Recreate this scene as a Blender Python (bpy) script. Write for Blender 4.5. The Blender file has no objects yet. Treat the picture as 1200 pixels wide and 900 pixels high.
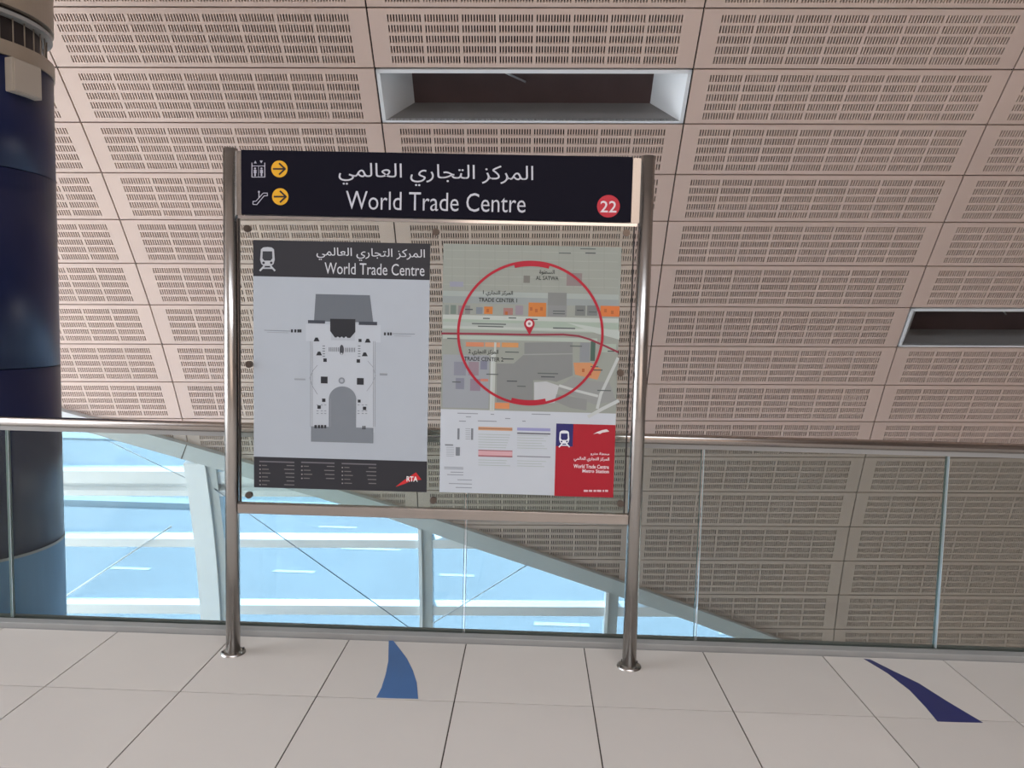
import bpy, bmesh, math, random
from mathutils import Matrix, Vector
random.seed(7)
scene = bpy.context.scene
C = scene.collection

# ------------------------------------------------------------------ camera
FPX = 900.0
PITCH, ROLL, YAW, CAMZ = 0.0810479, 0.0237952, -0.0247287, 1.65
cp, sp_, cr, sr, cy, sy = (math.cos(PITCH), math.sin(PITCH), math.cos(ROLL),
                           math.sin(ROLL), math.cos(YAW), math.sin(YAW))
FW = Vector((sy * cp, cy * cp, -sp_))
R0 = Vector((cy, -sy, 0))
U0 = R0.cross(FW)
RT = cr * R0 + sr * U0
UP = -sr * R0 + cr * U0
cam_d = bpy.data.cameras.new('camera')
cam_d.sensor_width = 36.0
cam_d.lens = FPX / 1200.0 * 36.0
cam_d.clip_end = 2000
cam = bpy.data.objects.new('camera', cam_d)
C.objects.link(cam)
cam.matrix_world = Matrix(((RT.x, UP.x, -FW.x, 0), (RT.y, UP.y, -FW.y, 0),
                           (RT.z, UP.z, -FW.z, CAMZ), (0, 0, 0, 1)))
scene.camera = cam

# ------------------------------------------------------------------ sky, sun, exposure
world = bpy.data.worlds.new('sky')
scene.world = world
world.use_nodes = True
bg = world.node_tree.nodes['Background']
bg.inputs[0].default_value = (0.86, 0.92, 1.0, 1)
bg.inputs[1].default_value = 1.0
sun_d = bpy.data.lights.new('sun', 'SUN')
sun_d.energy = 3.0
sun_d.angle = 0.01
sun_d.color = (1.0, 0.95, 0.88)
sun = bpy.data.objects.new('sun', sun_d)
C.objects.link(sun)
sun.rotation_euler = Vector((0.25, -0.62, -0.75)).to_track_quat('-Z', 'Y').to_euler()


def portal(loc, direction, sx, sy):
    """marks an opening to the sky so that its daylight is sampled well; gives off no light of its own"""
    d = bpy.data.lights.new('sky_opening', 'AREA')
    d.shape = 'RECTANGLE'
    d.size, d.size_y = sx, sy
    d.cycles.is_portal = True
    o = bpy.data.objects.new('sky_opening', d)
    C.objects.link(o)
    o.location = loc
    o.rotation_euler = Vector(direction).to_track_quat('-Z', 'Y').to_euler()


portal((-10.6, 3.4, 2.2), (1, 0, 0), 12, 14)
portal((1.0, -3.3, 8.4), (0, 0, -1), 8.2, 4.6)
scene.view_settings.view_transform = 'Standard'
scene.view_settings.look = 'None'
scene.view_settings.gamma = 1.0
scene.view_settings.use_curve_mapping = False
scene.view_settings.exposure = 2.72


# ------------------------------------------------------------------ helpers
def lin(c):
    return tuple(((x / 255.0) / 12.92 if x / 255.0 <= 0.04045 else ((x / 255.0 + 0.055) / 1.055) ** 2.4) for x in c)


MATS = {}


def mat(name, rgb, rough=0.5, metal=0.0, var=0.0, scale=8.0, bump=0.0, stretch=None, coat=0.0, spec=0.5, objvar=0.0):
    """Principled material; rgb is linear. var: procedural noise variation of the colour."""
    if name in MATS:
        return MATS[name]
    m = bpy.data.materials.new(name)
    m.use_nodes = True
    nt = m.node_tree
    b = nt.nodes['Principled BSDF']
    b.inputs['Base Color'].default_value = (*rgb, 1)
    b.inputs['Roughness'].default_value = rough
    b.inputs['Metallic'].default_value = metal
    b.inputs['Coat Weight'].default_value = coat
    b.inputs['Specular IOR Level'].default_value = spec
    tc = nt.nodes.new('ShaderNodeTexCoord')
    mp = nt.nodes.new('ShaderNodeMapping')
    nt.links.new(tc.outputs['Object'], mp.inputs['Vector'])
    if stretch:
        mp.inputs['Scale'].default_value = stretch
    nz = nt.nodes.new('ShaderNodeTexNoise')
    nz.inputs['Scale'].default_value = scale
    nz.inputs['Detail'].default_value = 4
    nt.links.new(mp.outputs[0], nz.inputs['Vector'])
    mx = nt.nodes.new('ShaderNodeMix')
    mx.data_type = 'RGBA'
    mx.inputs[6].default_value = (*[max(0, c * (1 - var)) for c in rgb], 1)
    mx.inputs[7].default_value = (*[min(1, c * (1 + var)) for c in rgb], 1)
    nt.links.new(nz.outputs['Fac'], mx.inputs[0])
    out = mx.outputs[2]
    if objvar:
        oi = nt.nodes.new('ShaderNodeObjectInfo')
        mr = nt.nodes.new('ShaderNodeMapRange')
        mr.inputs['To Min'].default_value = 1 - objvar
        mr.inputs['To Max'].default_value = 1 + objvar
        nt.links.new(oi.outputs['Random'], mr.inputs['Value'])
        hs = nt.nodes.new('ShaderNodeHueSaturation')
        nt.links.new(mr.outputs[0], hs.inputs['Value'])
        nt.links.new(out, hs.inputs['Color'])
        out = hs.outputs[0]
    nt.links.new(out, b.inputs['Base Color'])
    if bump:
        bp = nt.nodes.new('ShaderNodeBump')
        bp.inputs['Strength'].default_value = bump
        bp.inputs['Distance'].default_value = 0.002
        nt.links.new(nz.outputs['Fac'], bp.inputs['Height'])
        nt.links.new(bp.outputs[0], b.inputs['Normal'])
    MATS[name] = m
    return m


def glass_mat(name, tint, gloss=0.08, rough=0.02):
    """Clear or tinted pane: tinted transmission plus Fresnel reflection."""
    m = bpy.data.materials.new(name)
    m.use_nodes = True
    nt = m.node_tree
    nt.nodes.remove(nt.nodes['Principled BSDF'])
    tr = nt.nodes.new('ShaderNodeBsdfTransparent')
    tr.inputs[0].default_value = (*tint, 1)
    gl = nt.nodes.new('ShaderNodeBsdfGlossy')
    gl.inputs['Roughness'].default_value = rough
    fr = nt.nodes.new('ShaderNodeFresnel')
    fr.inputs['IOR'].default_value = 1.45
    mul = nt.nodes.new('ShaderNodeMath')
    mul.operation = 'MULTIPLY'
    mul.inputs[1].default_value = gloss / 0.034 * 0.5
    nt.links.new(fr.outputs[0], mul.inputs[0])
    mx = nt.nodes.new('ShaderNodeMixShader')
    nt.links.new(mul.outputs[0], mx.inputs[0])
    nt.links.new(tr.outputs[0], mx.inputs[1])
    nt.links.new(gl.outputs[0], mx.inputs[2])
    nt.links.new(mx.outputs[0], nt.nodes['Material Output'].inputs['Surface'])
    MATS[name] = m
    return m


class MB:
    """Collects shapes and links them as ONE mesh object."""

    def __init__(self):
        self.v, self.f, self.mi, self.sm = [], [], [], []

    def face(self, pts, mi=0, smooth=False):
        n = len(self.v)
        self.v += [tuple(p) for p in pts]
        self.f.append(tuple(range(n, n + len(pts))))
        self.mi.append(mi)
        self.sm.append(smooth)

    def hexa(self, a, b, mi=0):
        """a, b: matching polygons (front and back), closed into a prism."""
        n = len(self.v)
        k = len(a)
        self.v += [tuple(p) for p in a] + [tuple(p) for p in b]
        fs = [tuple(range(n, n + k)), tuple(range(n + 2 * k - 1, n + k - 1, -1))]
        for i in range(k):
            j = (i + 1) % k
            fs.append((n + j, n + i, n + k + i, n + k + j))
        self.f += fs
        self.mi += [mi] * len(fs)
        self.sm += [False] * len(fs)

    def box(self, x0, x1, y0, y1, z0, z1, mi=0):
        self.hexa([(x0, y0, z0), (x1, y0, z0), (x1, y0, z1), (x0, y0, z1)],
                  [(x0, y1, z0), (x1, y1, z0), (x1, y1, z1), (x0, y1, z1)], mi)

    def tube(self, p, q, r, n=20, cap=True, mi=0, r2=None):
        p, q = Vector(p), Vector(q)
        d = (q - p).normalized()
        a = d.orthogonal().normalized()
        b = d.cross(a)
        r2 = r if r2 is None else r2
        base = len(self.v)
        for i in range(n):
            t = 2 * math.pi * i / n
            o = a * math.cos(t) + b * math.sin(t)
            self.v.append(tuple(p + o * r))
            self.v.append(tuple(q + o * r2))
        for i in range(n):
            j = (i + 1) % n
            self.f.append((base + 2 * i, base + 2 * j, base + 2 * j + 1, base + 2 * i + 1))
            self.mi.append(mi)
            self.sm.append(True)
        if cap:
            self.f.append(tuple(base + 2 * i for i in reversed(range(n))))
            self.f.append(tuple(base + 2 * i + 1 for i in range(n)))
            self.mi += [mi, mi]
            self.sm += [False, False]

    def lathe(self, cx, cy_, prof, n=64, mi=0, smooth=True):
        """prof: list of (r, z)"""
        base = len(self.v)
        m = len(prof)
        for i in range(n):
            t = 2 * math.pi * i / n
            for r, z in prof:
                self.v.append((cx + r * math.cos(t), cy_ + r * math.sin(t), z))
        for i in range(n):
            j = (i + 1) % n
            for k in range(m - 1):
                self.f.append((base + i * m + k, base + j * m + k, base + j * m + k + 1, base + i * m + k + 1))
                self.mi.append(mi)
                self.sm.append(smooth)

    def mesh(self, name, mats):
        me = bpy.data.meshes.new(name)
        me.from_pydata(self.v, [], self.f)
        for m in (mats if isinstance(mats, (list, tuple)) else [mats]):
            me.materials.append(m)
        me.polygons.foreach_set('material_index', self.mi)
        me.polygons.foreach_set('use_smooth', self.sm)
        me.update()
        return me

    def build(self, name, mats, parent=None, **kw):
        return link(name, self.mesh(name, mats), parent, **kw)


def link(name, me, parent=None, **kw):
    o = bpy.data.objects.new(name, me)
    C.objects.link(o)
    o.parent = parent
    for k, v in kw.items():
        o[k] = v
    return o


def empty(name, loc=(0, 0, 0), **kw):
    o = bpy.data.objects.new(name, None)
    o.location = loc
    o.empty_display_size = 0.1
    C.objects.link(o)
    for k, v in kw.items():
        o[k] = v
    return o


def bevel(o, w, seg=2):
    m = o.modifiers.new('bevel', 'BEVEL')
    m.width = w
    m.segments = seg
    m.limit_method = 'ANGLE'
    return o


def smooth_fix(me):
    bm = bmesh.new()
    bm.from_mesh(me)
    bmesh.ops.remove_doubles(bm, verts=bm.verts, dist=1e-5)
    bmesh.ops.recalc_face_normals(bm, faces=bm.faces)
    bm.to_mesh(me)
    bm.free()


# ------------------------------------------------------------------ materials
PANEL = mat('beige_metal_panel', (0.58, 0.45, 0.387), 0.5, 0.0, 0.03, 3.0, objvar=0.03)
PANEL_FAR = mat('beige_metal_panel_far', (0.30, 0.245, 0.215), 0.6, 0.0, 0.04, 3.0)  # for unseen surfaces, darker than the panels to cut bounce light
BACK = mat('dark_backing', (0.010, 0.008, 0.007), 0.9, 0, 0.2, 5)
STEEL = mat('brushed_steel', (0.50, 0.475, 0.45), 0.27, 1.0, 0.10, 40, stretch=(1, 1, 0.02))
STEELH = mat('brushed_steel_rail', (0.47, 0.43, 0.40), 0.22, 1.0, 0.10, 40, stretch=(0.02, 1, 1))
CHROME = mat('polished_steel', (0.75, 0.74, 0.73), 0.12, 1.0, 0.03, 20)
ALU = mat('grey_aluminium', (0.33, 0.33, 0.32), 0.45, 0.1, 0.12, 14, stretch=(0.3, 1, 1))
TILE = mat('cream_stone_tile', (0.62, 0.575, 0.53), 0.36, 0, 0.05, 2.2, objvar=0.035)
GROUT = mat('dark_grout', (0.07, 0.055, 0.045), 0.9, 0, 0.2, 30)
BEAM = mat('grey_painted_steel', (0.55, 0.57, 0.565), 0.5, 0, 0.04, 2)
WHITE = mat('white_painted_steel', (0.88, 0.90, 0.91), 0.45, 0, 0.03, 4)
GREYP = mat('pale_grey_painted_metal', (0.50, 0.53, 0.55), 0.5, 0, 0.04, 4)
NAVY = mat('glossy_navy_cladding', (0.010, 0.016, 0.062), 0.33, 0, 0.3, 1.2, stretch=(3, 3, 0.3), coat=0.0, spec=0.3)
BRONZE = mat('beige_bronze_band', (0.34, 0.285, 0.225), 0.4, 0.2, 0.08, 6)
DARKM = mat('dark_brown_metal', (0.028, 0.022, 0.022), 0.5, 0.2, 0.2, 6)
PALECOL = mat('pale_blue_grey', (0.19, 0.40, 0.68), 0.5, 0, 0.10, 5, stretch=(4, 4, 0.5))  # even pale blue, lighter than the cladding above
GLASS = glass_mat('balustrade_glass', (0.78, 0.825, 0.81), 0.045)
SIGNGLASS = glass_mat('sign_glass', (0.93, 0.965, 0.945), 0.035)
BLUEGLASS = glass_mat('blue_tinted_glass', (0.455, 0.57, 0.675), 0.03)
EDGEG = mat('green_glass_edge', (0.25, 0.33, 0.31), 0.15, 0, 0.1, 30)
EDGEL = mat('glass_edge_highlight', (0.62, 0.72, 0.74), 0.1, 0, 0.05, 30)  # pale colour stands in for the highlight along a pane edge

# ------------------------------------------------------------------ vault geometry (own frame, turned a little to the platform)
VY, VR = 0.02166, 0.0198
VX0, VW, VH = -3.64656, 2.4, 0.44264
VM = (Matrix.Translation((0, 8, 1.65)) @ Matrix.Rotation(VY, 4, 'Z') @ Matrix.Rotation(-VR, 4, 'Y')
      @ Matrix.Translation((0, -8, -1.65)))
_S0, _S1, _N = -6.0, 14.0, 4000
_tab = []


def theta(s):
    return max(-0.02, 0.47586 + 0.09577 * s - 0.00304 * s * s) if s < 9 else 0.47586 + 0.09577 * 9 - 0.00304 * 81 + 0.07 * (s - 9)


def _mk():
    ds = (_S1 - _S0) / _N
    y = z = 0.0
    for i in range(_N + 1):
        s = _S0 + i * ds
        _tab.append([y, z])
        t = theta(s + ds / 2)
        y -= math.sin(t) * ds
        z += math.cos(t) * ds
    i0 = int(round((0 - _S0) / ds))
    y0, z0 = _tab[i0]
    for e in _tab:
        e[0] += 7.74046 - y0
        e[1] += 1.03013 - z0


_mk()


def prof(j):
    """row coordinate j (grows downwards) -> (y, z, theta) on the inner face of the vault"""
    s = (8 - j) * VH
    a = (s - _S0) / (_S1 - _S0) * _N
    i = max(0, min(_N - 1, int(a)))
    f = a - i
    return (_tab[i][0] * (1 - f) + _tab[i + 1][0] * f, _tab[i][1] * (1 - f) + _tab[i + 1][1] * f, theta(s))


def surf(x, j, off=0.0):
    y, z, t = prof(j)
    return Vector((x, y + math.cos(t) * off, z + math.sin(t) * off))


BT = [(-14, 0.9), (-8.4, 5.72), (-6.05, 7.72), (-4.81, 8.77), (-3.69, 9.63), (-0.83, 11.97), (1.046, 13.60), (2.58, 14.96), (3.2, 15.52), (5.5, 17.6), (9.5, 21.2)]
BB = [(-14, 1.5), (-8.4, 6.22), (-6.05, 8.18), (-4.645, 9.33), (-3.313, 10.40), (-1.58, 11.74), (-0.687, 12.56), (0.795, 13.81), (1.98, 14.82), (2.614, 15.4), (5.5, 18.1), (9.5, 21.8)]


def interp(tab, x):
    for (a, b), (c, d) in zip(tab[:-1], tab[1:]):
        if x <= c:
            return b + (d - b) * (x - a) / (c - a)
    return tab[-1][1]


def clip(poly, fn):
    """keep the part of a polygon in (x, j) where fn >= 0"""
    out = []
    for i in range(len(poly)):
        a, b = poly[i], poly[(i + 1) % len(poly)]
        fa, fb = fn(*a), fn(*b)
        if fa >= 0:
            out.append(a)
        if (fa >= 0) != (fb >= 0):
            lo, hi = 0.0, 1.0
            for _ in range(30):
                m = (lo + hi) / 2
                p = (a[0] + (b[0] - a[0]) * m, a[1] + (b[1] - a[1]) * m)
                if (fn(*p) >= 0) == (fa >= 0):
                    lo = m
                else:
                    hi = m
            out.append(p)
    return out


def above_beam(x, j):
    return (interp(BT, x) + interp(BB, x)) / 2 - j


def below_beam(x, j):
    return j - (interp(BT, x) + interp(BB, x)) / 2


def prism(mb, poly, o0, o1, mi=0):
    mb.hexa([surf(x, j, o0) for x, j in poly], [surf(x, j, o1) for x, j in poly], mi)


VENTS = {(1, 1), (3, 6)}          # (column, row) cells that are open recesses
K0, K1, J0, J1 = -2, 5, -3, 20

# backing shell of the vault
mb = MB()
for k in range(-3, 8):
    for j in range(J0, 22):
        if (k, j) in VENTS:
            continue
        x0, x1 = VX0 + k * VW, VX0 + (k + 1) * VW
        inner = K0 <= k < K1 and j < J1
        poly = [(x0, j), (x0, j + 1), (x1, j + 1), (x1, j)]
        poly = clip(poly, above_beam)
        if len(poly) < 3:
            continue
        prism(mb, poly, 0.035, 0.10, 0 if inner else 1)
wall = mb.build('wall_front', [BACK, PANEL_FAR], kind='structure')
wall['label'] = 'curved vault wall clad in beige perforated metal panels'
wall.matrix_world = VM

# overhead part of the vault, out of the picture
SKYW, SKYX, SKYX1 = 4.2, -3.0, 5.0
mb = MB()
jj = J0
while jj > -19:
    a, b = surf(-10, jj, 0.0), surf(16, jj, 0.0)
    c, d = surf(16, jj - 1, 0.0), surf(-10, jj - 1, 0.0)
    a2, b2, c2, d2 = surf(-10, jj, .1), surf(16, jj, .1), surf(16, jj - 1, .1), surf(-10, jj - 1, .1)
    mb.hexa([a, b, c, d], [a2, b2, c2, d2])
    jj -= 1
a, b = surf(-10, jj, 0.0), surf(16, jj, 0.0)
mb.box(-10, 16, -7.2, a.y - SKYW, a.z, a.z + 0.1)
mb.box(-10, SKYX, a.y - SKYW, a.y, a.z, a.z + 0.1)
mb.box(SKYX1, 16, a.y - SKYW, a.y, a.z, a.z + 0.1)         # the gap left is an unseen skylight, added to brighten floor and sign
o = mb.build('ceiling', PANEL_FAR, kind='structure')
o.matrix_world = VM


# ------------------------------------------------------------------ perforated panels
def panel_mesh():
    """one slab with eight by five fields of twelve upright slots cut through it"""
    gap, th = 0.006, 0.022
    hw, hh = VW / 2 - gap, VH / 2 - gap
    xs = [-hw]
    gp, gw = 0.2685, 0.2415
    st = -(7 * gp + gw) / 2
    sw = 0.0105
    pitch = (gw - sw) / 11
    for g in range(8):
        for s in range(12):
            a = st + g * gp + s * pitch
            xs += [a, a + sw]
    xs.append(hw)
    zs = [-hh]
    sh, vp = 0.054, 0.0758
    zb = -(4 * vp + sh) / 2 - 0.004
    for r in range(5):
        zs += [zb + r * vp, zb + r * vp + sh]
    zs.append(hh)
    nx, nz = len(xs), len(zs)
    v = [(x, 0.0, z) for z in zs for x in xs]
    nfront = len(v)
    v += [(x, th, z) for z in zs for x in xs]
    f = []

    def solid(i, r):
        return not (i % 2 == 1 and r % 2 == 1)
    # face strips: merge the plain rows
    for r in range(nz - 1):
        for i in range(nx - 1):
            if solid(i, r):
                a = r * nx + i
                f.append((a, a + 1, a + nx + 1, a + nx))
            else:
                a = r * nx + i
                b = nfront + a
                f.append((a, b, b + 1, a + 1))
                f.append((a + 1, b + 1, b + nx + 1, a + nx + 1))
                f.append((a + nx + 1, b + nx + 1, b + nx, a + nx))
                f.append((a + nx, b + nx, b, a))
    for i in range(nx - 1):
        a, b = i, (nz - 1) * nx + i
        f.append((a, nfront + a, nfront + a + 1, a + 1)[::-1])
        f.append((b, nfront + b, nfront + b + 1, b + 1))
    for r in range(nz - 1):
        a, b = r * nx, r * nx + nx - 1
        f.append((a, nfront + a, nfront + a + nx, a + nx))
        f.append((b, nfront + b, nfront + b + nx, b + nx)[::-1])
    me = bpy.data.meshes.new('perforated_panel')
    me.from_pydata(v, [], f)
    me.materials.append(PANEL)
    bm = bmesh.new()
    bm.from_mesh(me)
    loose = [x for x in bm.verts if not x.link_faces]
    bmesh.ops.delete(bm, geom=loose, context='VERTS')
    bm.to_mesh(me)
    bm.free()
    return me


PM = panel_mesh()


def cell_matrix(k, j):
    a = surf(0, j)
    b = surf(0, j + 1)
    mid = (a + b) / 2
    up = (a - b).normalized()
    ex = Vector((1, 0, 0))
    n = up.cross(ex) * -1          # outwards
    if n.y < 0:
        n = -n
    xc = VX0 + (k + 0.5) * VW
    return Matrix(((1, n.x, up.x, xc), (0, n.y, up.y, mid.y), (0, n.z, up.z, mid.z), (0, 0, 0, 1)))


for k in range(K0, K1):
    for j in range(J0, J1):
        if (k, j) in VENTS:
            continue
        x0, x1 = VX0 + k * VW, VX0 + (k + 1) * VW
        cor = [above_beam(x, q) for x in (x0, x1) for q in (j, j + 1)]
        if max(cor) <= 0.02:
            continue
        me = PM
        if min(cor) < 0:
            jl, jr = [(interp(BT, x) + interp(BB, x)) / 2 for x in (x0, x1)]
            p1 = Vector((-VW / 2, 0, (j + 0.5 - jl) * VH))
            p2 = Vector((VW / 2, 0, (j + 0.5 - jr) * VH))
            no = Vector((p2.z - p1.z, 0, -(p2.x - p1.x)))      # points below the line
            if no.z > 0:
                no = -no
            me = PM.copy()
            bm = bmesh.new()
            bm.from_mesh(me)
            bmesh.ops.bisect_plane(bm, geom=bm.verts[:] + bm.edges[:] + bm.faces[:], plane_co=p1, plane_no=no, clear_outer=True)
            bm.to_mesh(me)
            bm.free()
            if not me.polygons:
                continue
        o = link('perforated_panel', me, wall)
        o.matrix_parent_inverse = Matrix.Identity(4)
        o.matrix_local = cell_matrix(k, j)

# ------------------------------------------------------------------ edge beam of the vault (diagonal)
beam = empty('trim_1', kind='structure', label='grey diagonal edge beam along the lower rim of the vault')
beam.matrix_world = VM
mb = MB()
mb2 = MB()
xs = sorted(set([p[0] for p in BT] + [p[0] for p in BB] + [-2.4, 0, 4.2]))
for a, b in zip(xs[:-1], xs[1:]):
    q = [(a, interp(BT, a)), (a, interp(BB, a)), (b, interp(BB, b)), (b, interp(BT, b))]
    mb.hexa([surf(x, j, -0.05) for x, j in q], [surf(x, j, 0.12) for x, j in q])
    q2 = [(a, interp(BB, a)), (a, interp(BB, a) + 0.05), (b, interp(BB, b) + 0.05), (b, interp(BB, b))]
    mb2.hexa([surf(x, j, -0.02) for x, j in q2], [surf(x, j, 0.12) for x, j in q2])
mb.build('beam_web', BEAM, beam)
mb2.build('beam_lip', WHITE, beam, label='thin white lower lip of the beam')
for x in (-3.6466,):
    mb = MB()
    prism(mb, [(x, interp(BT, x) - .0), (x - 0.09, interp(BB, x - 0.09)), (x - 0.08, interp(BB, x - 0.08)), (x + .01, interp(BT, x) - .0)], -0.052, -0.045)
    mb.build('joint', GROUT, beam)

# ------------------------------------------------------------------ blue glazing under the beam
win = empty('window_1', kind='structure', label='blue tinted glazing with white mullions below the vault')
win.matrix_world = VM
JB = 21.6


def below_lip(x, j):
    return j - interp(BB, x) - 0.0


MUL = {-2: (-8.5, -8.3), -1: (-6.2, -5.98), 0: (-3.72, -3.49), 1: (-1.235, -1.145), 2: (0.905, 0.995), 3: (3.5, 3.6)}
TR = [(4.0, 4.2), (6.3, 6.5), (8.4, 8.6), (10.5, 11.18), (12.43, 12.67), (14.37, 14.64), (16.3, 16.55), (18.3, 18.55), (20.3, 20.55)]
ks = sorted(MUL)
for a, b in zip(ks[:-1], ks[1:]):
    xa, xb = MUL[a][1], MUL[b][0]
    pa, pb = sum(MUL[a]) / 2 + 0.004, sum(MUL[b]) / 2 - 0.004
    mids = [(t0 + t1) / 2 for t0, t1 in TR]
    js = [3.0] + [t for c in mids for t in (c - 0.01, c + 0.01)] + [JB]
    for j0, j1 in zip(js[0::2], js[1::2]):
        poly = clip([(pa, j0), (pa, j1), (pb, j1), (pb, j0)], below_lip)
        if len(poly) < 3:
            continue
        mb = MB()
        prism(mb, poly, 0.075, 0.087)
        mb.build('glass_pane', BLUEGLASS, win)
    for i, (j0, j1) in enumerate(TR):
        if i == 3:
            bands = [(10.5, 10.84, 0.0, .12), (10.84, 11.02, 0.06, .12), (11.02, 11.18, -0.02, .12)]
        else:
            bands = [(j0, j1, -0.02, 0.12)]
        for b0, b1, o0, o1 in bands:
            poly = clip([(xa, b0), (xa, b1), (xb, b1), (xb, b0)], below_lip)
            if len(poly) < 3:
                continue
            mb = MB()
            prism(mb, poly, o0, o1)
            mb.build('transom', WHITE, win)
for k in ks:
    x0, x1 = MUL[k]
    top = max(interp(BB, x0), interp(BB, x1)) - 0.05
    wide = x1 - x0 > 0.15  # lit face coloured white, shaded side coloured grey
    for nm, xa, xb, m, o0 in (('mullion', x0, x1 if wide else x0 + 0.035, WHITE, -0.05), ('mullion_shaded_side', x1 if wide else x0 + .035, x1 + (0.06 if not wide else 0.10), BEAM, -0.025)):
        mb = MB()
        j = top
        while j < JB:
            jn = min(JB, j + 1)
            lean = -0.02 if wide else -0.008
            q = [(xa + lean * (j - 10), j), (xa + lean * (jn - 10), jn), (xb + lean * (jn - 10), jn), (xb + lean * (j - 10), j)]
            prism(mb, q, o0, 0.14)
            j = jn
        mb.build(nm, m, win)


def rod(p, q, off, r, m):
    mb = MB()
    a, b = surf(p[0], p[1], off), surf(q[0], q[1], off)
    mb.tube(a, b, r, 8)
    return mb.build('bracing_rod', m, win)


ROD = mat('grey_steel_rod', (0.16, 0.19, 0.23), 0.35, 0.6, 0.1, 30)
rod((-3.45, 10.95), (-1.26, 15.24), -0.03, 0.006, ROD)
rod((-1.13, 14.87), (-0.03, 13.12), -0.03, 0.006, GREYP)
rod((-5.95, 15.03), (-4.0, 12.04), -0.03, 0.008, WHITE)
rod((-4.45, 9.62), (-3.70, 10.69), -0.03, 0.005, GREYP)

# ------------------------------------------------------------------ recessed vents in the vault
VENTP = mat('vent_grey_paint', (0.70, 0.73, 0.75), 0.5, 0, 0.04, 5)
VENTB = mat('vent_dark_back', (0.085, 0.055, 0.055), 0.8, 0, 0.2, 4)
VENTF = mat('vent_paint_shaded', (0.19, 0.185, 0.185), 0.6, 0, 0.1, 4)  # shade on the bottom reveal put into its colour


def vent(k, j, label):
    root = empty('air_vent', label=label, category='vent', group='recessed vents in the panelled vault')
    root.matrix_world = VM @ cell_matrix(k, j)
    hw, hh, fr = VW / 2 - 0.008, VH / 2 - 0.008, 0.028
    mb = MB()
    mb.box(-hw, hw, -0.004, 0.03, hh - fr, hh)
    mb.box(-hw, hw, -0.004, 0.03, -hh, -hh + fr * .6)
    mb.box(-hw, -hw + fr, -0.004, 0.03, -hh, hh)
    mb.box(hw - fr, hw, -0.004, 0.03, -hh, hh)
    mb.build('frame', VENTP, root)
    mb = MB()                                     # unseen collar behind the panels, added to stop sun leaking through the joint
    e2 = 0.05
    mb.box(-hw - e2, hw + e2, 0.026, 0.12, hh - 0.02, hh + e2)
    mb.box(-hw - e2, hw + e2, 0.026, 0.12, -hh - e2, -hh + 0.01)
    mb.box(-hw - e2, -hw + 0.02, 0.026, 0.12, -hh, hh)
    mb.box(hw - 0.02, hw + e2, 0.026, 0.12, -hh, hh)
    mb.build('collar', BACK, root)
    a, t, bz = hw - fr, hh - fr, -hh + fr * .6
    d = 0.30
    ai = a - 0.20
    e = 0.012

    def slab(nm, q, n, m):
        mb = MB()
        n = Vector(n)
        mb.hexa([Vector(p) for p in q], [Vector(p) + n * e for p in q])
        return mb.build(nm, m, root)
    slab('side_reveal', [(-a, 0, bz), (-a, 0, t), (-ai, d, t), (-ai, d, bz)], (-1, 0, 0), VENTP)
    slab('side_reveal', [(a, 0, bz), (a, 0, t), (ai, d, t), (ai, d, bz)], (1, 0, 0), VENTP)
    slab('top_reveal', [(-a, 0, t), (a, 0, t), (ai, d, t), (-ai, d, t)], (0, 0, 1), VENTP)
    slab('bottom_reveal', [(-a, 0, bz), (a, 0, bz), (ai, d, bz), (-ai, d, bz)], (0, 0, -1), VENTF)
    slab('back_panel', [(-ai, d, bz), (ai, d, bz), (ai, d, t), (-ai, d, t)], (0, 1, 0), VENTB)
    mb = MB()
    mb.tube((-0.30, 0.10, t), (-0.06, d, -0.02), 0.008, 8)
    mb.build('strut', GREYP, root)
    return root


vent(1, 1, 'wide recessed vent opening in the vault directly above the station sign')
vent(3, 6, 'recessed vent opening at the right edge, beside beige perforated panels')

# ------------------------------------------------------------------ floor
TS, TX0, TY = 0.60268, -2.10544, 3.80805
floor = MB()
floor.box(-12, 12, TY - 10 * TS, 3.927, -0.45, -0.005)
floor = floor.build('floor', GROUT, kind='structure')
floor['label'] = 'concourse floor of large cream stone tiles with dark joints'
mb = MB()
g = 0.003
mb.box(g, TS - g, g, TS - g, -0.02, 0.0)
TM = mb.mesh('floor_tile', TILE)
for i in range(-16, 17):
    for r in range(0, 9):
        o = link('floor_tile', TM, floor)
        o.location = (TX0 + i * TS, TY - (r + 1) * TS, 0)
mb = MB()
mb.box(-12, 12, -12, TY - 9 * TS, -0.3, 0.0)
mb.build('floor_rear', TILE, kind='structure')


def floorpt(u, v, z=0.0):
    d = RT * ((u - 600) / FPX) + UP * ((450 - v) / FPX) + FW
    t = (z - CAMZ) / d.z
    return (d.x * t, d.y * t, z)


def planept(u, v, Y):
    d = RT * ((u - 600) / FPX) + UP * ((450 - v) / FPX) + FW
    t = Y / d.y
    return (d.x * t, CAMZ + d.z * t)


INL1 = mat('mid_blue_inlay', lin((66, 104, 154)), 0.4, 0, 0.12, 6)
INL2 = mat('navy_blue_inlay', lin((42, 46, 100)), 0.4, 0, 0.12, 6)


def inlay(pts, m, label):
    mb = MB()
    P = [floorpt(u, v) for u, v in pts]
    mb.hexa([(x, y, 0.001) for x, y, z in P], [(x, y, -0.004) for x, y, z in P])
    mb.build('floor_inlay', m, floor, label=label)


inlay([(455.5, 750), (460, 750), (468, 760), (477, 772), (484, 786), (488.5, 800), (490, 819), (465, 818.5), (441, 817.5), (447, 806), (452, 790), (455, 775)], INL1, 'mid blue curved fin shaped inlay')
inlay([(1012, 772), (1020, 773), (1046, 786), (1077, 801), (1110, 822), (1152, 847), (1125, 846.5), (1098.5, 845.5), (1084, 828), (1066, 809), (1040, 789)], INL2, 'navy blue long wedge shaped inlay')

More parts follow.
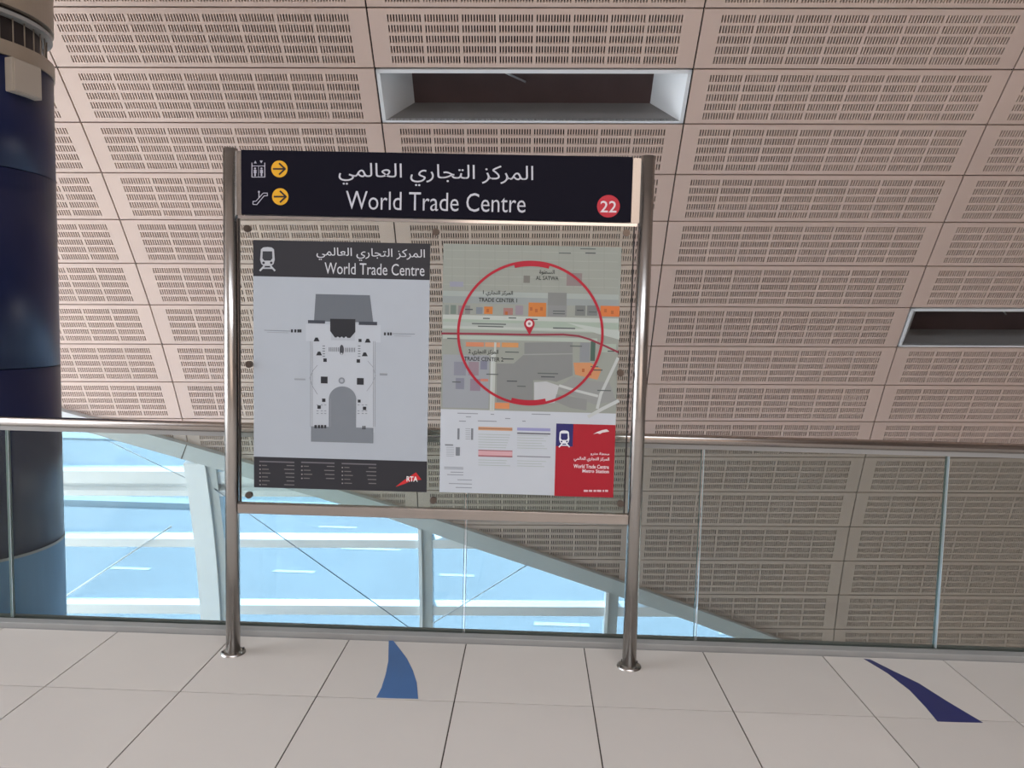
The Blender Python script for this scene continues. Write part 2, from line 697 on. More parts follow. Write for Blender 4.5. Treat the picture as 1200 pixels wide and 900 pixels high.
# lower floor of the hall, then unseen walls added to shape the daylight
mb = MB()
mb.box(-16, 16, -12, 9.2, -4.9, -4.7)
mb.build('floor_lower', TILE, kind='structure')
mb = MB()
mb.box(13.0, 13.2, -7, 9.3, -4.7, 9)  # unseen, added so the light falls off to the right
mb.build('added_wall_right', PANEL_FAR, kind='structure')
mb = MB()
mb.box(-10.0, 13.2, -7.2, -7.0, -4.7, 10)  # unseen, added to cut the daylight from behind
mb.build('added_wall_rear', PANEL_FAR, kind='structure')
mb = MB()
mb.box(-10.2, -10.0, -7.2, -2.4, -4.7, 9)  # unseen, added to keep bright sky out of the glass reflections
mb.build('added_wall_left', PANEL_FAR, kind='structure')

# ------------------------------------------------------------------ balustrade
RY, RZ = 3.885, 1.073
bal = empty('glass_balustrade', (0, RY, 0), label='frameless glass balustrade with steel handrail along the floor edge', category='balustrade')


def part(mb, name, m, parent, **kw):
    """build with world coordinates under a parent that stands at its own place"""
    o = mb.build(name, m, parent, **kw)
    o.matrix_parent_inverse = Matrix.Translation(parent.matrix_world.translation if parent.parent else parent.location).inverted()
    return o


JX = [-11.0, -9.83, -8.64, -7.45, -6.26, -5.07, -3.88, -2.71, -1.513, -0.318, 0.882, 2.108, 3.31, 4.51, 5.71, 6.91, 8.11, 9.31, 10.51]
for a, b in zip(JX[:-1], JX[1:]):
    mb = MB()
    mb.box(a + 0.007, b - 0.007, RY - 0.009, RY + 0.009, 0.012, RZ - 0.012)
    p = part(mb, 'glass_pane', GLASS, bal)
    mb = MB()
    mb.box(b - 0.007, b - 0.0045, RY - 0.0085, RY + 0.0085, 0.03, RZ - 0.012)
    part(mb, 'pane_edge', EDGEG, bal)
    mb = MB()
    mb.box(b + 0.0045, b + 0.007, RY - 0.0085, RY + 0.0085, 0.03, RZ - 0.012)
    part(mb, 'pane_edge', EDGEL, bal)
mb = MB()
mb.tube((-11.2, RY, RZ), (10.8, RY, RZ), 0.027, 28)
part(mb, 'handrail', STEELH, bal)
mb = MB()
mb.box(-11.2, 10.8, RY - 0.014, RY + 0.014, RZ - 0.045, RZ - 0.02)
part(mb, 'rail_slot', ALU, bal)
mb = MB()
mb.box(-11.2, 10.8, 3.812, RY - 0.012, -0.02, 0.030)
mb.box(-11.2, 10.8, RY + 0.012, 3.925, -0.02, 0.032)
mb.box(-11.2, 10.8, RY - 0.012, RY + 0.012, -0.02, 0.006)
bevel(part(mb, 'base_channel', ALU, bal), 0.004)

# ------------------------------------------------------------------ navy column on the left
CXY = (-3.535, 4.631)
CR = 0.55
col = empty('clad_column', (CXY[0], CXY[1], -4.7), label='dark navy glossy round column with beige bands, behind the balustrade', category='column')
for z0, z1 in ((0.18, 1.30), (1.306, 2.46), (2.466, 3.088)):
    mb = MB()
    mb.lathe(*CXY, [(CR - 0.05, z0), (CR, z0), (CR, z1), (CR - 0.05, z1)], 96)
    o = part(mb, 'cladding_ring', NAVY, col)
mb = MB()
mb.lathe(*CXY, [(CR - 0.012, 0.174), (CR + 0.004, 0.174), (CR + 0.004, 0.19), (CR - 0.012, 0.19)], 96, smooth=False)
part(mb, 'bottom_rim', GREYP, col)
mb = MB()
mb.lathe(*CXY, [(CR + 0.002, -4.7), (CR + 0.002, 0.176)], 96)
part(mb, 'lower_shaft', PALECOL, col, label='pale blue grey lower shaft')
mb = MB()
mb.lathe(*CXY, [(CR - .06, 3.09), (CR + 0.008, 3.09), (CR + 0.008, 3.172), (CR - .06, 3.172)], 96, smooth=False)
part(mb, 'lower_band', BRONZE, col, label='beige metal band')
mb = MB()
mb.lathe(*CXY, [(CR - 0.06, 3.16), (CR - 0.06, 3.36)], 96)
part(mb, 'recess_core', DARKM, col)
for i in range(40):
    t = 2 * math.pi * (i + 0.35) / 40
    c = Vector((CXY[0] + (CR - 0.035) * math.cos(t), CXY[1] + (CR - 0.035) * math.sin(t), 0))
    mb = MB()
    mb.tube(c + Vector((0, 0, 3.17)), c + Vector((0, 0, 3.33)), 0.004, 6)
    part(mb, 'recess_bar', BRONZE, col)
mb = MB()
mb.lathe(*CXY, [(CR - .06, 3.322), (CR + .0, 3.322), (CR + .0, 3.345), (CR - .06, 3.345)], 96, smooth=False)
part(mb, 'upper_ring', ALU, col)
mb = MB()
mb.lathe(*CXY, [(CR - .03, 3.345), (CR - .03, 3.372)], 96, smooth=False)
part(mb, 'shadow_gap', DARKM, col)
mb = MB()
mb.lathe(*CXY, [(CR - .05, 3.37), (CR + .008, 3.37), (CR + .008, 4.42), (0.0, 4.42)], 96, smooth=False)
part(mb, 'upper_band', BRONZE, col, label='beige metal collar at the top')

# small box fixed to the column
bx = empty('wall_box', label='small beige box fixed near the top of the navy column', category='box')
ang = math.radians(77)           # turned round the column towards the hall
dirv = Vector((math.sin(ang), -math.cos(ang), 0))
bx.location = (CXY[0] + dirv.x * (CR - 0.004), CXY[1] + dirv.y * (CR - 0.004), 2.888)
bx.rotation_euler = (0, 0, ang)
BOXM = mat('beige_plastic_box', (0.42, 0.37, 0.31), 0.5, 0, 0.05, 6)
mb = MB()
mb.box(-0.10, 0.10, -0.045, 0.03, 0.0, 0.19)
bevel(mb.build('housing', BOXM, bx), 0.006)
mb = MB()
mb.box(-0.09, 0.09, -0.053, -0.043, 0.008, 0.182)
bevel(mb.build('cover', BOXM, bx), 0.003)

# ------------------------------------------------------------------ outside: road below, seen through the glazing
ROAD = mat('pale_asphalt', (0.30, 0.30, 0.30), 0.9, 0, 0.15, 0.25)
PAINT = mat('white_road_paint', (0.62, 0.62, 0.61), 0.8, 0, 0.05, 2)
KERB = mat('pale_concrete', (0.46, 0.45, 0.43), 0.9, 0, 0.1, 1.5)
mb = MB()
mb.box(-150, 150, 9.6, 220, -7.2, -7.0)
ground = mb.build('ground', ROAD, kind='structure')
ground['label'] = 'pale road surface outside below the glazing'


def groundpt(u, v):
    return floorpt(u, v, -7.0)


for u0, u1, v in ((130, 176, 666), (320, 369, 669.5), (515, 556, 674), (626, 690, 731.5), (374, 418, 617.5), (82, 118, 591), (235, 262, 600), (400, 470, 643), (842, 858, 742)):
    a, b = groundpt(u0, v), groundpt(u1, v + (u1 - u0) * 0.02)
    ym = (a[1] + b[1]) / 2
    mb = MB()
    mb.box(a[0], b[0], ym - 0.12, ym + 0.12, -7.0, -6.985)
    mb.build('lane_marking', PAINT, ground)
for y0, y1, m, nm, h in ((33.2, 34.2, KERB, 'median_kerb', 0.25), (50.5, 55.5, KERB, 'footpath', 0.15), (17.5, 18.0, PAINT, 'edge_line', 0.015)):
    mb = MB()
    mb.box(-120, 120, y0, y1, -7.0, -7.0 + h)
    mb.build(nm, m, ground)

# ------------------------------------------------------------------ station sign
SX0, SX1, SY = -1.4254, 0.5097, 3.6116
sign = empty('station_sign', ((SX0 + SX1) / 2, SY, 0), label='freestanding station sign with dark header, glass map panel and two steel posts', category='sign')


def sp(mb, name, m, parent=None, **kw):
    o = mb.build(name, m, parent or sign, **kw)
    if o.parent == sign:
        o.matrix_parent_inverse = Matrix.Translation(sign.location).inverted()
    return o


for x in (SX0, SX1):
    mb = MB()
    mb.tube((x, SY, 0.0), (x, SY, 2.42), 0.0335, 40)
    pz = sp(mb, 'post', STEEL)
    mb = MB()
    mb.lathe(x, SY, [(0.0, 0.012), (0.045, 0.012), (0.058, 0.006), (0.06, 0.0)], 40)
    fl = sp(mb, 'base_flange', STEEL)
    for t in (0.6, 2.2, 3.7, 5.3):
        mb = MB()
        mb.tube((x + 0.049 * math.cos(t), SY + 0.049 * math.sin(t), 0.008), (x + 0.049 * math.cos(t), SY + 0.049 * math.sin(t), 0.016), 0.005, 8)
        sp(mb, 'bolt', DARKM)
HY = 3.585                      # front of the header
HX0, HX1, HZ0, HZ1 = -1.366, 0.4385, 2.118, 2.411
HEAD = mat('dark_navy_sign_face', lin((19, 18, 30)), 0.5, 0, 0.08, 3, spec=0.08)
mb = MB()
mb.box(HX0, HX1, HY, 3.640, HZ0, HZ1)
head = bevel(sp(mb, 'header_panel', HEAD), 0.002)
for a, b, nm in ((SX0 + 0.030, HX0 - 0.003, 'bracket'), (HX1 + 0.003, SX1 - 0.030, 'bracket')):
    mb = MB()
    mb.box(a, b, 3.60, 3.625, HZ0 - 0.003, HZ1 - 0.002)
    sp(mb, nm, STEEL)
GX0, GX1, GZ0, GZ1 = -1.386, 0.470, 0.752, 2.100
mb = MB()
mb.box(GX0 + 0.006, GX1 - 0.012, 3.603, 3.613, GZ0 + 0.002, GZ1)
gl = sp(mb, 'glass_panel', SIGNGLASS)
mb = MB()
mb.box(GX0, GX1, 3.600, 3.616, GZ1, GZ1 + 0.014)
sp(mb, 'glass_top_edge', CHROME)  # added bright strip in place of the glass panel's top edge
for x in (GX0 + .002, GX1 - 0.012):
    mb = MB()
    mb.box(x - 0.003, x + 0.003, 3.601, 3.615, GZ0 + 0.002, GZ1)
    sp(mb, 'dark_glass_edge', DARKM)  # added dark strip standing for the green edge of the glass
mb = MB()
mb.box(SX0 + 0.03, SX1 - 0.03, 3.592, 3.632, 0.700, 0.750)
bevel(sp(mb, 'bottom_bar', STEELH), 0.004)
BOLT = mat('dark_bolt_head', (0.16, 0.135, 0.12), 0.3, 1.0, 0.1, 30)
for u, v in ((290, 268), (463, 270), (511, 272), (734, 273), (292, 427), (727, 437), (292, 580), (508, 586), (727, 590)):
    x, z = planept(u, v, 3.595)
    if (u, v) == (463, 270):
        continue
    mb = MB()
    mb.tube((x, 3.586, z), (x, 3.604, z), 0.0165, 20)
    mb.tube((x, 3.583, z), (x, 3.587, z), 0.010, 12)
    sp(mb, 'standoff_bolt', BOLT)

# ---- flat print on the sign
PRINTM = {}


def ink(rgb, rough=0.45):
    if rgb not in PRINTM:
        PRINTM[rgb] = mat('ink_%02x%02x%02x' % tuple(rgb), lin(rgb), rough, 0, 0.02, 12)
    return PRINTM[rgb]


class Print:
    """coloured flat shapes laid on one plane y = Y; coordinates measured on the photograph and turned into metres there"""

    def __init__(self, Y):
        self.Y = Y
        self.mb = MB()
        self.cols = []
        self.n = 0

    def _mi(self, c):
        if c not in self.cols:
            self.cols.append(c)
        return self.cols.index(c)

    def poly(self, pts, c, lay=0):
        P = [planept(u, v, self.Y) for u, v in pts]
        self.pm(P, c, lay)

    def pm(self, P, c, lay=0):
        self.n += 1
        y = self.Y - 0.0004 - 0.00035 * lay - 0.000002 * self.n
        ar = sum(P[i][0] * P[(i + 1) % len(P)][1] - P[(i + 1) % len(P)][0] * P[i][1] for i in range(len(P)))
        if ar < 0:
            P = P[::-1]
        self.mb.face([(x, y, z) for x, z in P], self._mi(c))

    def rect(self, u0, v0, u1, v1, c, lay=0):
        """axis-aligned on the sheet, from two opposite measured corners"""
        um, vm = (u0 + u1) / 2, (v0 + v1) / 2
        x0, x1 = planept(u0, vm, self.Y)[0], planept(u1, vm, self.Y)[0]
        z1, z0 = planept(um, v0, self.Y)[1], planept(um, v1, self.Y)[1]
        self.pm([(x0, z0), (x1, z0), (x1, z1), (x0, z1)], c, lay)

    def disc(self, u, v, ru, rv, c, lay=0, n=28, inner=0.0):
        x, z = planept(u, v, self.Y)
        rx = planept(u + ru, v, self.Y)[0] - x
        rz = z - planept(u, v + rv, self.Y)[1]
        if inner <= 0:
            self.pm([(x + rx * math.cos(t), z + rz * math.sin(t)) for t in [2 * math.pi * i / n for i in range(n)]], c, lay)
        else:
            self.arc(x, z, rx, rz, 0, 2 * math.pi, inner, c, lay, n)

    def arc(self, x, z, rx, rz, t0, t1, inner, c, lay=0, n=60):
        for i in range(n):
            a, b = t0 + (t1 - t0) * i / n, t0 + (t1 - t0) * (i + 1) / n
            self.pm([(x + rx * math.cos(a), z + rz * math.sin(a)), (x + rx * math.cos(b), z + rz * math.sin(b)),
                     (x + rx * inner * math.cos(b), z + rz * inner * math.sin(b)), (x + rx * inner * math.cos(a), z + rz * inner * math.sin(a))], c, lay)

    def line(self, pts, w, c, lay=0):
        """polyline, width w in metres"""
        P = [Vector(planept(u, v, self.Y)) for u, v in pts]
        for a, b in zip(P[:-1], P[1:]):
            d = (b - a).normalized()
            n = Vector((-d.y, d.x)) * w / 2
            a2, b2 = a - d * w * .3, b + d * w * .3
            self.pm([tuple(a2 - n), tuple(b2 - n), tuple(b2 + n), tuple(a2 + n)], c, lay)

    def build(self, name, parent, **kw):
        return sp(self.mb, name, [ink(c) for c in self.cols], parent, **kw)


AR = {'ا': (0xFE8D, 0xFE8E, None, None), 'ل': (0xFEDD, 0xFEDE, 0xFEDF, 0xFEE0), 'م': (0xFEE1, 0xFEE2, 0xFEE3, 0xFEE4),
      'ر': (0xFEAD, 0xFEAE, None, None), 'ك': (0xFED9, 0xFEDA, 0xFEDB, 0xFEDC), 'ز': (0xFEAF, 0xFEB0, None, None),
      'ت': (0xFE95, 0xFE96, 0xFE97, 0xFE98), 'ج': (0xFE9D, 0xFE9E, 0xFE9F, 0xFEA0), 'ي': (0xFEF1, 0xFEF2, 0xFEF3, 0xFEF4),
      'ع': (0xFEC9, 0xFECA, 0xFECB, 0xFECC), 'س': (0xFEB1, 0xFEB2, 0xFEB3, 0xFEB4), 'ط': (0xFEC1, 0xFEC2, 0xFEC3, 0xFEC4),
      'و': (0xFEED, 0xFEEE, None, None), 'ة': (0xFE93, 0xFE94, None, None), 'ح': (0xFEA1, 0xFEA2, 0xFEA3, 0xFEA4)}


def arabic(s):
    out = []
    for i, ch in enumerate(s):
        if ch not in AR:
            out.append(ch)
            continue
        f = AR[ch]
        pv = i > 0 and s[i - 1] in AR and AR[s[i - 1]][2] is not None
        nx = i + 1 < len(s) and s[i + 1] in AR and f[2] is not None
        g = f[3] if pv and nx else f[1] if pv else f[2] if nx else f[0]
        out.append(chr(g))
    return ''.join(reversed(out))


def lettering(name, body, box, Y, rgb, parent, lay=3, bold=0.0, res=3, words=0, **kw):
    """text as a flat mesh, fitted into a box measured on the photograph"""
    c = bpy.data.curves.new(name, 'FONT')
    c.body = body
    c.resolution_u = res
    c.offset = bold
    t = bpy.data.objects.new(name, c)
    C.objects.link(t)
    bpy.context.view_layer.update()
    me = bpy.data.meshes.new_from_object(t.evaluated_get(bpy.context.evaluated_depsgraph_get()))
    bpy.data.objects.remove(t)
    bpy.data.curves.remove(c)
    u0, v0, u1, v1 = box
    um, vm = (u0 + u1) / 2, (v0 + v1) / 2
    x0, x1 = planept(u0, vm, Y)[0], planept(u1, vm, Y)[0]
    z1, z0 = planept(um, v0, Y)[1], planept(um, v1, Y)[1]
    mx0 = min(v.co.x for v in me.vertices)
    mx1 = max(v.co.x for v in me.vertices)
    my0 = min(v.co.y for v in me.vertices)
    my1 = max(v.co.y for v in me.vertices)
    for v in me.vertices:
        a, b = (v.co.x - mx0) / (mx1 - mx0), (v.co.y - my0) / (my1 - my0)
        v.co = (x0 + (x1 - x0) * a, Y - 0.0004 - 0.00035 * lay, z0 + (z1 - z0) * b)
    me.materials.clear()
    me.materials.append(ink(rgb))
    me.name = name
    if not words:
        return link(name, me, parent, **kw)
    # each word a part of its own: cut where the gap between letters is wide
    spans = sorted((min(me.vertices[i].co.x for i in p.vertices), max(me.vertices[i].co.x for i in p.vertices), p.index) for p in me.polygons)
    groups, end = [], -1e9
    for a, b, i in spans:
        if a - end > words * (z1 - z0):
            groups.append([])
        groups[-1].append(i)
        end = max(end, b)
    for g_ in groups:
        m2 = MB()
        for i in g_:
            m2.face([me.vertices[q].co for q in me.polygons[i].vertices])
        m2.build(name, ink(rgb), parent, **kw)
    bpy.data.meshes.remove(me)


NAME_AR = arabic('المركز التجاري العالمي')
PALE = (196, 197, 206)
lettering('arabic_word', NAME_AR, (396.9, 192.5, 625, 218.5), HY, PALE, head, words=0.17)
lettering('english_lettering', 'World Trade Centre', (405.5, 225.5, 616, 247.3), HY, PALE, head, bold=-0.003)
# arrows, pictograms and number disc
for u, v in ((327.5, 198), (328.5, 230.5)):
    pr = Print(HY)
    pr.disc(u, v, 9.6, 9.9, (226, 168, 30), 1)
    K = (30, 22, 30)
    pr.line([(u - 7, v), (u + 6, v)], 0.0075, K, 3)
    pr.line([(u, v - 6.3), (u + 6.7, v), (u, v + 6.3)], 0.0075, K, 3)
    pr.build('arrow_disc', head, label='yellow disc with a dark arrow pointing right')
pr = Print(HY)
L = (178, 176, 190)
pr.line([(295.3, 191), (295.3, 207.5)], .004, L)
pr.line([(310.3, 191), (310.3, 207.5)], .004, L)
pr.line([(295.3, 194.5), (310.3, 194.5)], .003, L)
pr.line([(295.3, 207.5), (310.3, 207.5)], .003, L)
pr.line([(303, 194.5), (303, 207.5)], .002, L)
for a in (299, 306.5):
    pr.disc(a, 197.5, 1.2, 1.2, L, 1, 10)
    pr.rect(a - 1.6, 199, a + 1.6, 203, L, 1)
    pr.rect(a - 0.9, 203, a + 0.9, 206.5, L, 1)
pr.poly([(297.5, 191.5), (301, 191.5), (299.2, 188.3)], L, 1)
pr.poly([(304.5, 188.3), (308, 188.3), (306.2, 191.5)], L, 1)
pr.build('lift_pictogram', head)
pr = Print(HY)
pr.line([(296.5, 239.5), (301, 239.8), (309.5, 229.5), (313.5, 229.3), (313.3, 226.3), (308.5, 226.3), (300, 235.8), (296.5, 236), (296.5, 239.5)], .0036, L)
pr.line([(303.5, 226.5), (303.5, 231.5)], .004, L)
pr.disc(303.5, 224.8, 1.2, 1.2, L, 1, 10)
pr.build('escalator_pictogram', head)
pr = Print(HY)
pr.disc(713, 241.7, 13.4, 13.2, (190, 32, 52), 1, 40)
nd = pr.build('number_disc', head, label='red disc with the number 22')
lettering('number_lettering', '22', (703.5, 235.5, 722.5, 249), HY, (226, 214, 220), nd, bold=0.01)

# ---- plan poster (left)
PY = 3.6025
pr = Print(PY)
pxs = (-1.3165, -0.4845, 0.828, 2.002)
x0, x1, z0, z1 = pxs
BG = (176, 184, 193)
mb = MB()
mb.box(x0, x1, PY - 0.0003, PY + 0.0004, z0, z1)
p1 = sp(mb, 'plan_poster', ink(BG), label='station plan poster with dark header and footer bands')
DK = (40, 41, 48)
pr.pm([(x0, 1.834), (x1, 1.834), (x1, z1), (x0, z1)], DK, 0)
pr.build('header_band', p1)
pr = Print(PY)
pr.pm([(x0, z0), (x1, z0), (x1, 0.977), (x0, 0.977)], DK, 0)
G = (150, 146, 146)
for c0, c1, rows, n in ((304, 345, [542.5 + 4.5 * i for i in range(6)], 0), (353, 392, [543.5 + 4.7 * i for i in range(4)], 0), (400.5, 441, [545 + 4.6 * i for i in range(5)], 0)):
    pr.rect(c0, rows[0] - 2, c1, rows[0] - 0.5, (110, 108, 114), 1)
    for i, v in enumerate(rows):
        v += 2.8
        w1 = c0 + 9 + (i * 37 % 5)
        pr.rect(c0, v - .6, c0 + 1.6, v + .8, G, 1)
        pr.rect(c0 + 3, v - .5, w1, v + .6, (112, 109, 108), 1)
        pr.rect(c1 - 9 - (i * 23 % 4), v - .2, c1, v + .8, (120, 118, 118), 1)
pr.build('footer_band', p1)
pr = Print(PY)
pr.poly([(463.5, 570.5), (473, 563), (480, 558.5), (487.5, 553.5), (494, 562), (482, 563.5), (474, 567)], (205, 40, 45), 2)
pr.build('operator_logo', p1, label='red swoosh logo with white letters')
lettering('logo_lettering', 'RTA', (476.5, 558.2, 489.5, 564.3), PY, (235, 235, 235), p1, bold=.02)
lettering('arabic_word', NAME_AR, (371, 291, 498, 306), PY, (205, 208, 214), p1, bold=.004, words=0.17)
lettering('english_lettering', 'World Trade Centre', (380.5, 308.7, 497.5, 322.3), PY, (205, 208, 214), p1)


def train(pr, u, v, s, c, bgc, lay=2):
    """metro train pictogram, s = half width in photograph pixels"""
    def q(a, b):
        return (u + a * s, v + b * s)
    pr.poly([q(-.85, -1.25), q(-.55, -1.5), (u, v - 1.56 * s), q(.55, -1.5), q(.85, -1.25), q(.95, .1), q(.8, .65), q(.5, .9), q(-.5, .9), q(-.8, .65), q(-.95, .1)], c, lay)
    pr.poly([q(-.62, -1.0), q(.62, -1.0), q(.66, -.1), q(.42, .22), q(-.42, .22), q(-.66, -.1)], bgc, lay + 1)
    pr.disc(u - .5 * s, v + .5 * s, .17 * s, .17 * s, bgc, lay + 1, 10)
    pr.disc(u + .5 * s, v + .5 * s, .17 * s, .17 * s, bgc, lay + 1, 10)
    pr.line([q(-.95, 1.5), q(-.45, .95)], .0009 * s, c, lay)
    pr.line([q(.95, 1.5), q(.45, .95)], .0009 * s, c, lay)
    pr.line([q(-.7, 1.2), q(.7, 1.2)], .0007 * s, c, lay)


pr = Print(PY)
train(pr, 313.5, 303.5, 9.0, (186, 190, 196), (52, 55, 62))
pr.build('train_pictogram', p1)
pr = Print(PY)
LT = (186, 193, 201)
M1, M2, M3, BK = (103, 110, 118), (60, 66, 76), (122, 129, 137), (36, 39, 46)
pr.rect(358.5, 380, 388, 400, LT, 0)
pr.rect(416, 380.5, 446, 401, LT, 0)
pr.rect(364, 399, 439.5, 506, LT, 0)
pr.poly([(370, 344.5), (433.5, 346), (437.5, 378), (368, 376.5)], M1, 1)
pr.rect(361, 375.3, 381, 379, M2, 2)
pr.rect(420.5, 377, 442, 381, M2, 2)
pr.poly([(387, 373.5), (416.5, 374), (416.5, 389), (410.5, 396), (392.5, 395.5), (387, 388)], BK, 2)
for a in (396, 400.5, 405.5):
    pr.disc(a, 396, 1.5, 1.5, LT, 3, 8)
for a in (364, 366, 439.5, 437.5):
    pr.line([(a, 400), (a, 500)], .002, (128, 134, 142), 2)
for i in range(6):
    pr.rect(385.5 + i * 2.1, 407, 386.3 + i * 2.1, 412, (90, 95, 102), 2)
    pr.rect(404.8 + i * 2.1, 407.5, 405.6 + i * 2.1, 412.5, (90, 95, 102), 2)
pr.disc(400.5, 410, 2.6, 6, (66, 70, 78), 3, 16)
pr.disc(400.5, 414.5, 1, 1.2, LT, 4, 8)
for a, b in ((371, 398), (431, 399.5), (374, 414.5), (427.5, 415.5)):
    pr.poly([(a - 3.5, b + 2), (a + 3.5, b + 2), (a + 1.4, b - 2.5), (a - 1.4, b - 2.5)], BK, 2)
for a, b, s in ((381, 422, 2), (420, 423, 2), (422, 399, 1.8), (379.5, 469, 2), (374, 477, 2), (421, 470, 1.7), (427.3, 478.5, 2)):
    pr.rect(a - s, b - s, a + s, b + s, BK, 2)
for a in (379.5, 421):
    for i in range(5):
        pr.rect(a - 1.5, 405 + i * 3, a + 1.5, 406 + i * 3, (120, 126, 134), 2)
pr.rect(376, 441.3, 384, 449.3, BK, 2)
pr.rect(418.3, 443, 426.3, 450.8, BK, 2)
pr.disc(400.5, 446, 3.8, 3.8, (130, 136, 144), 2, 20)
pr.disc(400.5, 446, 2.0, 2.0, (168, 174, 182), 3, 14)
x, z = planept(401, 466, PY)
P = [planept(417.3, 502, PY), planept(385.3, 502, PY)]
r = (P[0][0] - P[1][0]) / 2
xc = (P[0][0] + P[1][0]) / 2
zc = planept(401, 468, PY)[1]
pr.pm([P[1], P[0]] + [(xc + r * math.cos(t), zc + r * .95 * math.sin(t)) for t in [math.pi * i / 20 for i in range(21)]], M3, 2)
pr.line([(387.5, 500), (387.5, 467)], .0015, (145, 151, 159), 3)
pr.rect(364.5, 500.5, 437.5, 518.5, M3, 2)
for a, w in ((368.5, 3), (372.6, 2.6), (376, 3), (380, 2.5)):
    pr.rect(a, 498, a + w, 501.8, BK, 3)
for a in (424.8, 427):
    pr.rect(a, 499, a + 1.4, 503, BK, 3)
for v in (474, 481, 484):
    for a in (371, 376, 380, 419, 424, 428):
        pr.rect(a, v, a + 2.4, v + 1, (140, 146, 152), 2)
for a in (341, 345, 348.5, 351):
    pr.rect(a, 386, a + 2.4, 389.6, BK, 2)
for a in (450, 454, 457):
    pr.rect(a, 389.5, a + 2.2, 393, BK, 2)
pr.line([(310, 387), (340, 388)], .003, (130, 136, 144), 2)
pr.line([(313, 389.3), (338, 390)], .002, (145, 150, 158), 2)
pr.line([(460, 391), (486, 391.5)], .003, (130, 136, 144), 2)
pr.line([(462, 393.6), (482, 394)], .002, (145, 150, 158), 2)
pr.line([(363, 443), (366, 452), (372, 462)], .0025, (140, 146, 154), 2)
pr.line([(363, 443), (367, 434), (372, 428)], .0025, (140, 146, 154), 2)
pr.line([(440, 440), (436, 450), (430, 458)], .0025, (150, 156, 164), 2)
pr.line([(440, 440), (437, 430), (431, 423)], .0025, (150, 156, 164), 2)
pr.rect(345, 443.5, 358, 445.5, (150, 156, 163), 2)
pr.rect(445, 437.5, 454, 440, (140, 146, 153), 2)
pr.build('floor_plan', p1, label='grey and black printed station floor plan')

# ---- area map poster (right)
x0, x1, z0, z1 = -0.4235, 0.4035, 0.831, 2.004
zm = planept(620, 482, PY)[1]
mb = MB()
mb.box(x0, x1, PY - 0.0003, PY + 0.0004, z0, z1)
p2 = sp(mb, 'map_poster', ink((196, 203, 211)), label='area map poster with red circle and red cover corner')
pr = Print(PY)
pr.pm([(x0, zm), (x1, zm), (x1, z1), (x0, z1)], (150, 156, 148), 0)
W1, W2 = (168, 176, 168), (182, 188, 184)
# streets grid of the upper quarter
for v in (293, 303, 313, 323, 333):
    pr.line([(521, v), (724, v + 4)], .003, (158, 164, 156), 0)
for a in (530, 545, 562, 580, 596, 612, 634, 655, 672, 690, 708):
    pr.line([(a, 286), (a, 340)], .002, (141, 147, 139), 0)
pr.rect(519, 343, 725, 349, (160, 170, 166), 0)
pr.rect(519, 349, 725, 357, (146, 155, 154), 0)
pr.rect(519, 371, 725, 376, (184, 192, 186), 0)
pr.rect(519, 376, 725, 388, (160, 176, 163), 0)
pr.rect(519, 378, 616, 384, (168, 178, 172), 1)
pr.rect(519, 384, 725, 387, (182, 190, 184), 1)
pr.rect(519, 394.5, 700, 399, (172, 184, 174), 1)
pr.poly([(664, 378), (726, 388), (726, 398), (700, 391)], (182, 192, 186), 1)
# grey and coloured building blocks
ORG, OR2 = (200, 122, 58), (206, 150, 112)
blocks = [(521.5, 357.5, 526, 368.5, (128, 138, 134)), (528, 357.5, 534.5, 368, (112, 128, 120)), (537, 358, 543, 369, (138, 128, 132)),
          (545, 358, 551, 368, (128, 128, 128)), (558, 360, 565.5, 368, (122, 132, 142)), (567.3, 359.3, 577.3, 368, ORG), (590, 361, 601, 369, (160, 118, 112)),
          (604, 358, 613, 369, (146, 138, 148)), (619.3, 354.7, 640, 371, ORG), (642, 343, 664, 358, (128, 132, 130)), (642, 358, 664, 371, (134, 138, 138)),
          (674, 358, 686, 370, (116, 122, 120)), (688, 358, 700, 370, (116, 122, 122)), (703.5, 358.5, 726, 371, (206, 116, 60)),
          (527, 330, 543, 336, (146, 150, 166)), (613.5, 323, 621, 331.5, (118, 118, 112)), (664, 320, 682, 335, (136, 124, 124)),
          (546, 401, 567, 406.2, (206, 134, 100)), (568.5, 401.3, 586, 406.6, OR2), (588, 401.6, 607.5, 407, (204, 146, 92)),
          (519, 416, 573, 478, (152, 158, 164)), (532, 424, 546, 440, (134, 138, 150)), (534, 443, 544, 456, (128, 132, 146)),
          (549, 424, 561, 440, (146, 130, 140)), (563, 423, 571, 433, (124, 128, 146)), (551, 444, 563, 458, (140, 126, 142)), (563, 444, 572, 447, (196, 128, 110)),
          (580, 472, 597, 479, (214, 140, 92)), (679.5, 401.5, 691, 424, (136, 142, 146)), (692, 400, 697.5, 423, (70, 96, 86)),
          (705, 403, 722, 413, (162, 176, 164)), (574.5, 415, 580, 482, (190, 197, 195))]
for a, b, c, d_, col_ in blocks:
    pr.rect(a, b, c, d_, col_, 1)
pr.poly([(582, 426), (602, 426), (614.5, 415), (614.5, 401.5), (671, 401), (671, 440), (652, 447.5), (642, 445.5), (625, 445.5), (625, 472), (582, 471)], (131, 135, 134), 1)
pr.line([(614, 415.5), (671, 414.5)], .006, (150, 155, 152), 2)
pr.poly([(672, 425), (692, 425), (705, 433), (700, 445), (674, 439)], (202, 142, 98), 1)
pr.poly([(672, 441), (690, 446), (714, 448), (722, 470), (696, 474), (652, 455)], (146, 150, 148), 1)
pr.poly([(652, 462), (688, 468), (687, 481), (668, 478), (650, 470)], (138, 142, 140), 2)
pr.poly([(640, 447), (655, 452), (650, 472), (634, 474), (626, 472), (626, 448)], (186, 190, 192), 1)
pr.line([(724, 420), (704, 462), (700, 478)], .014, (190, 196, 194), 2)
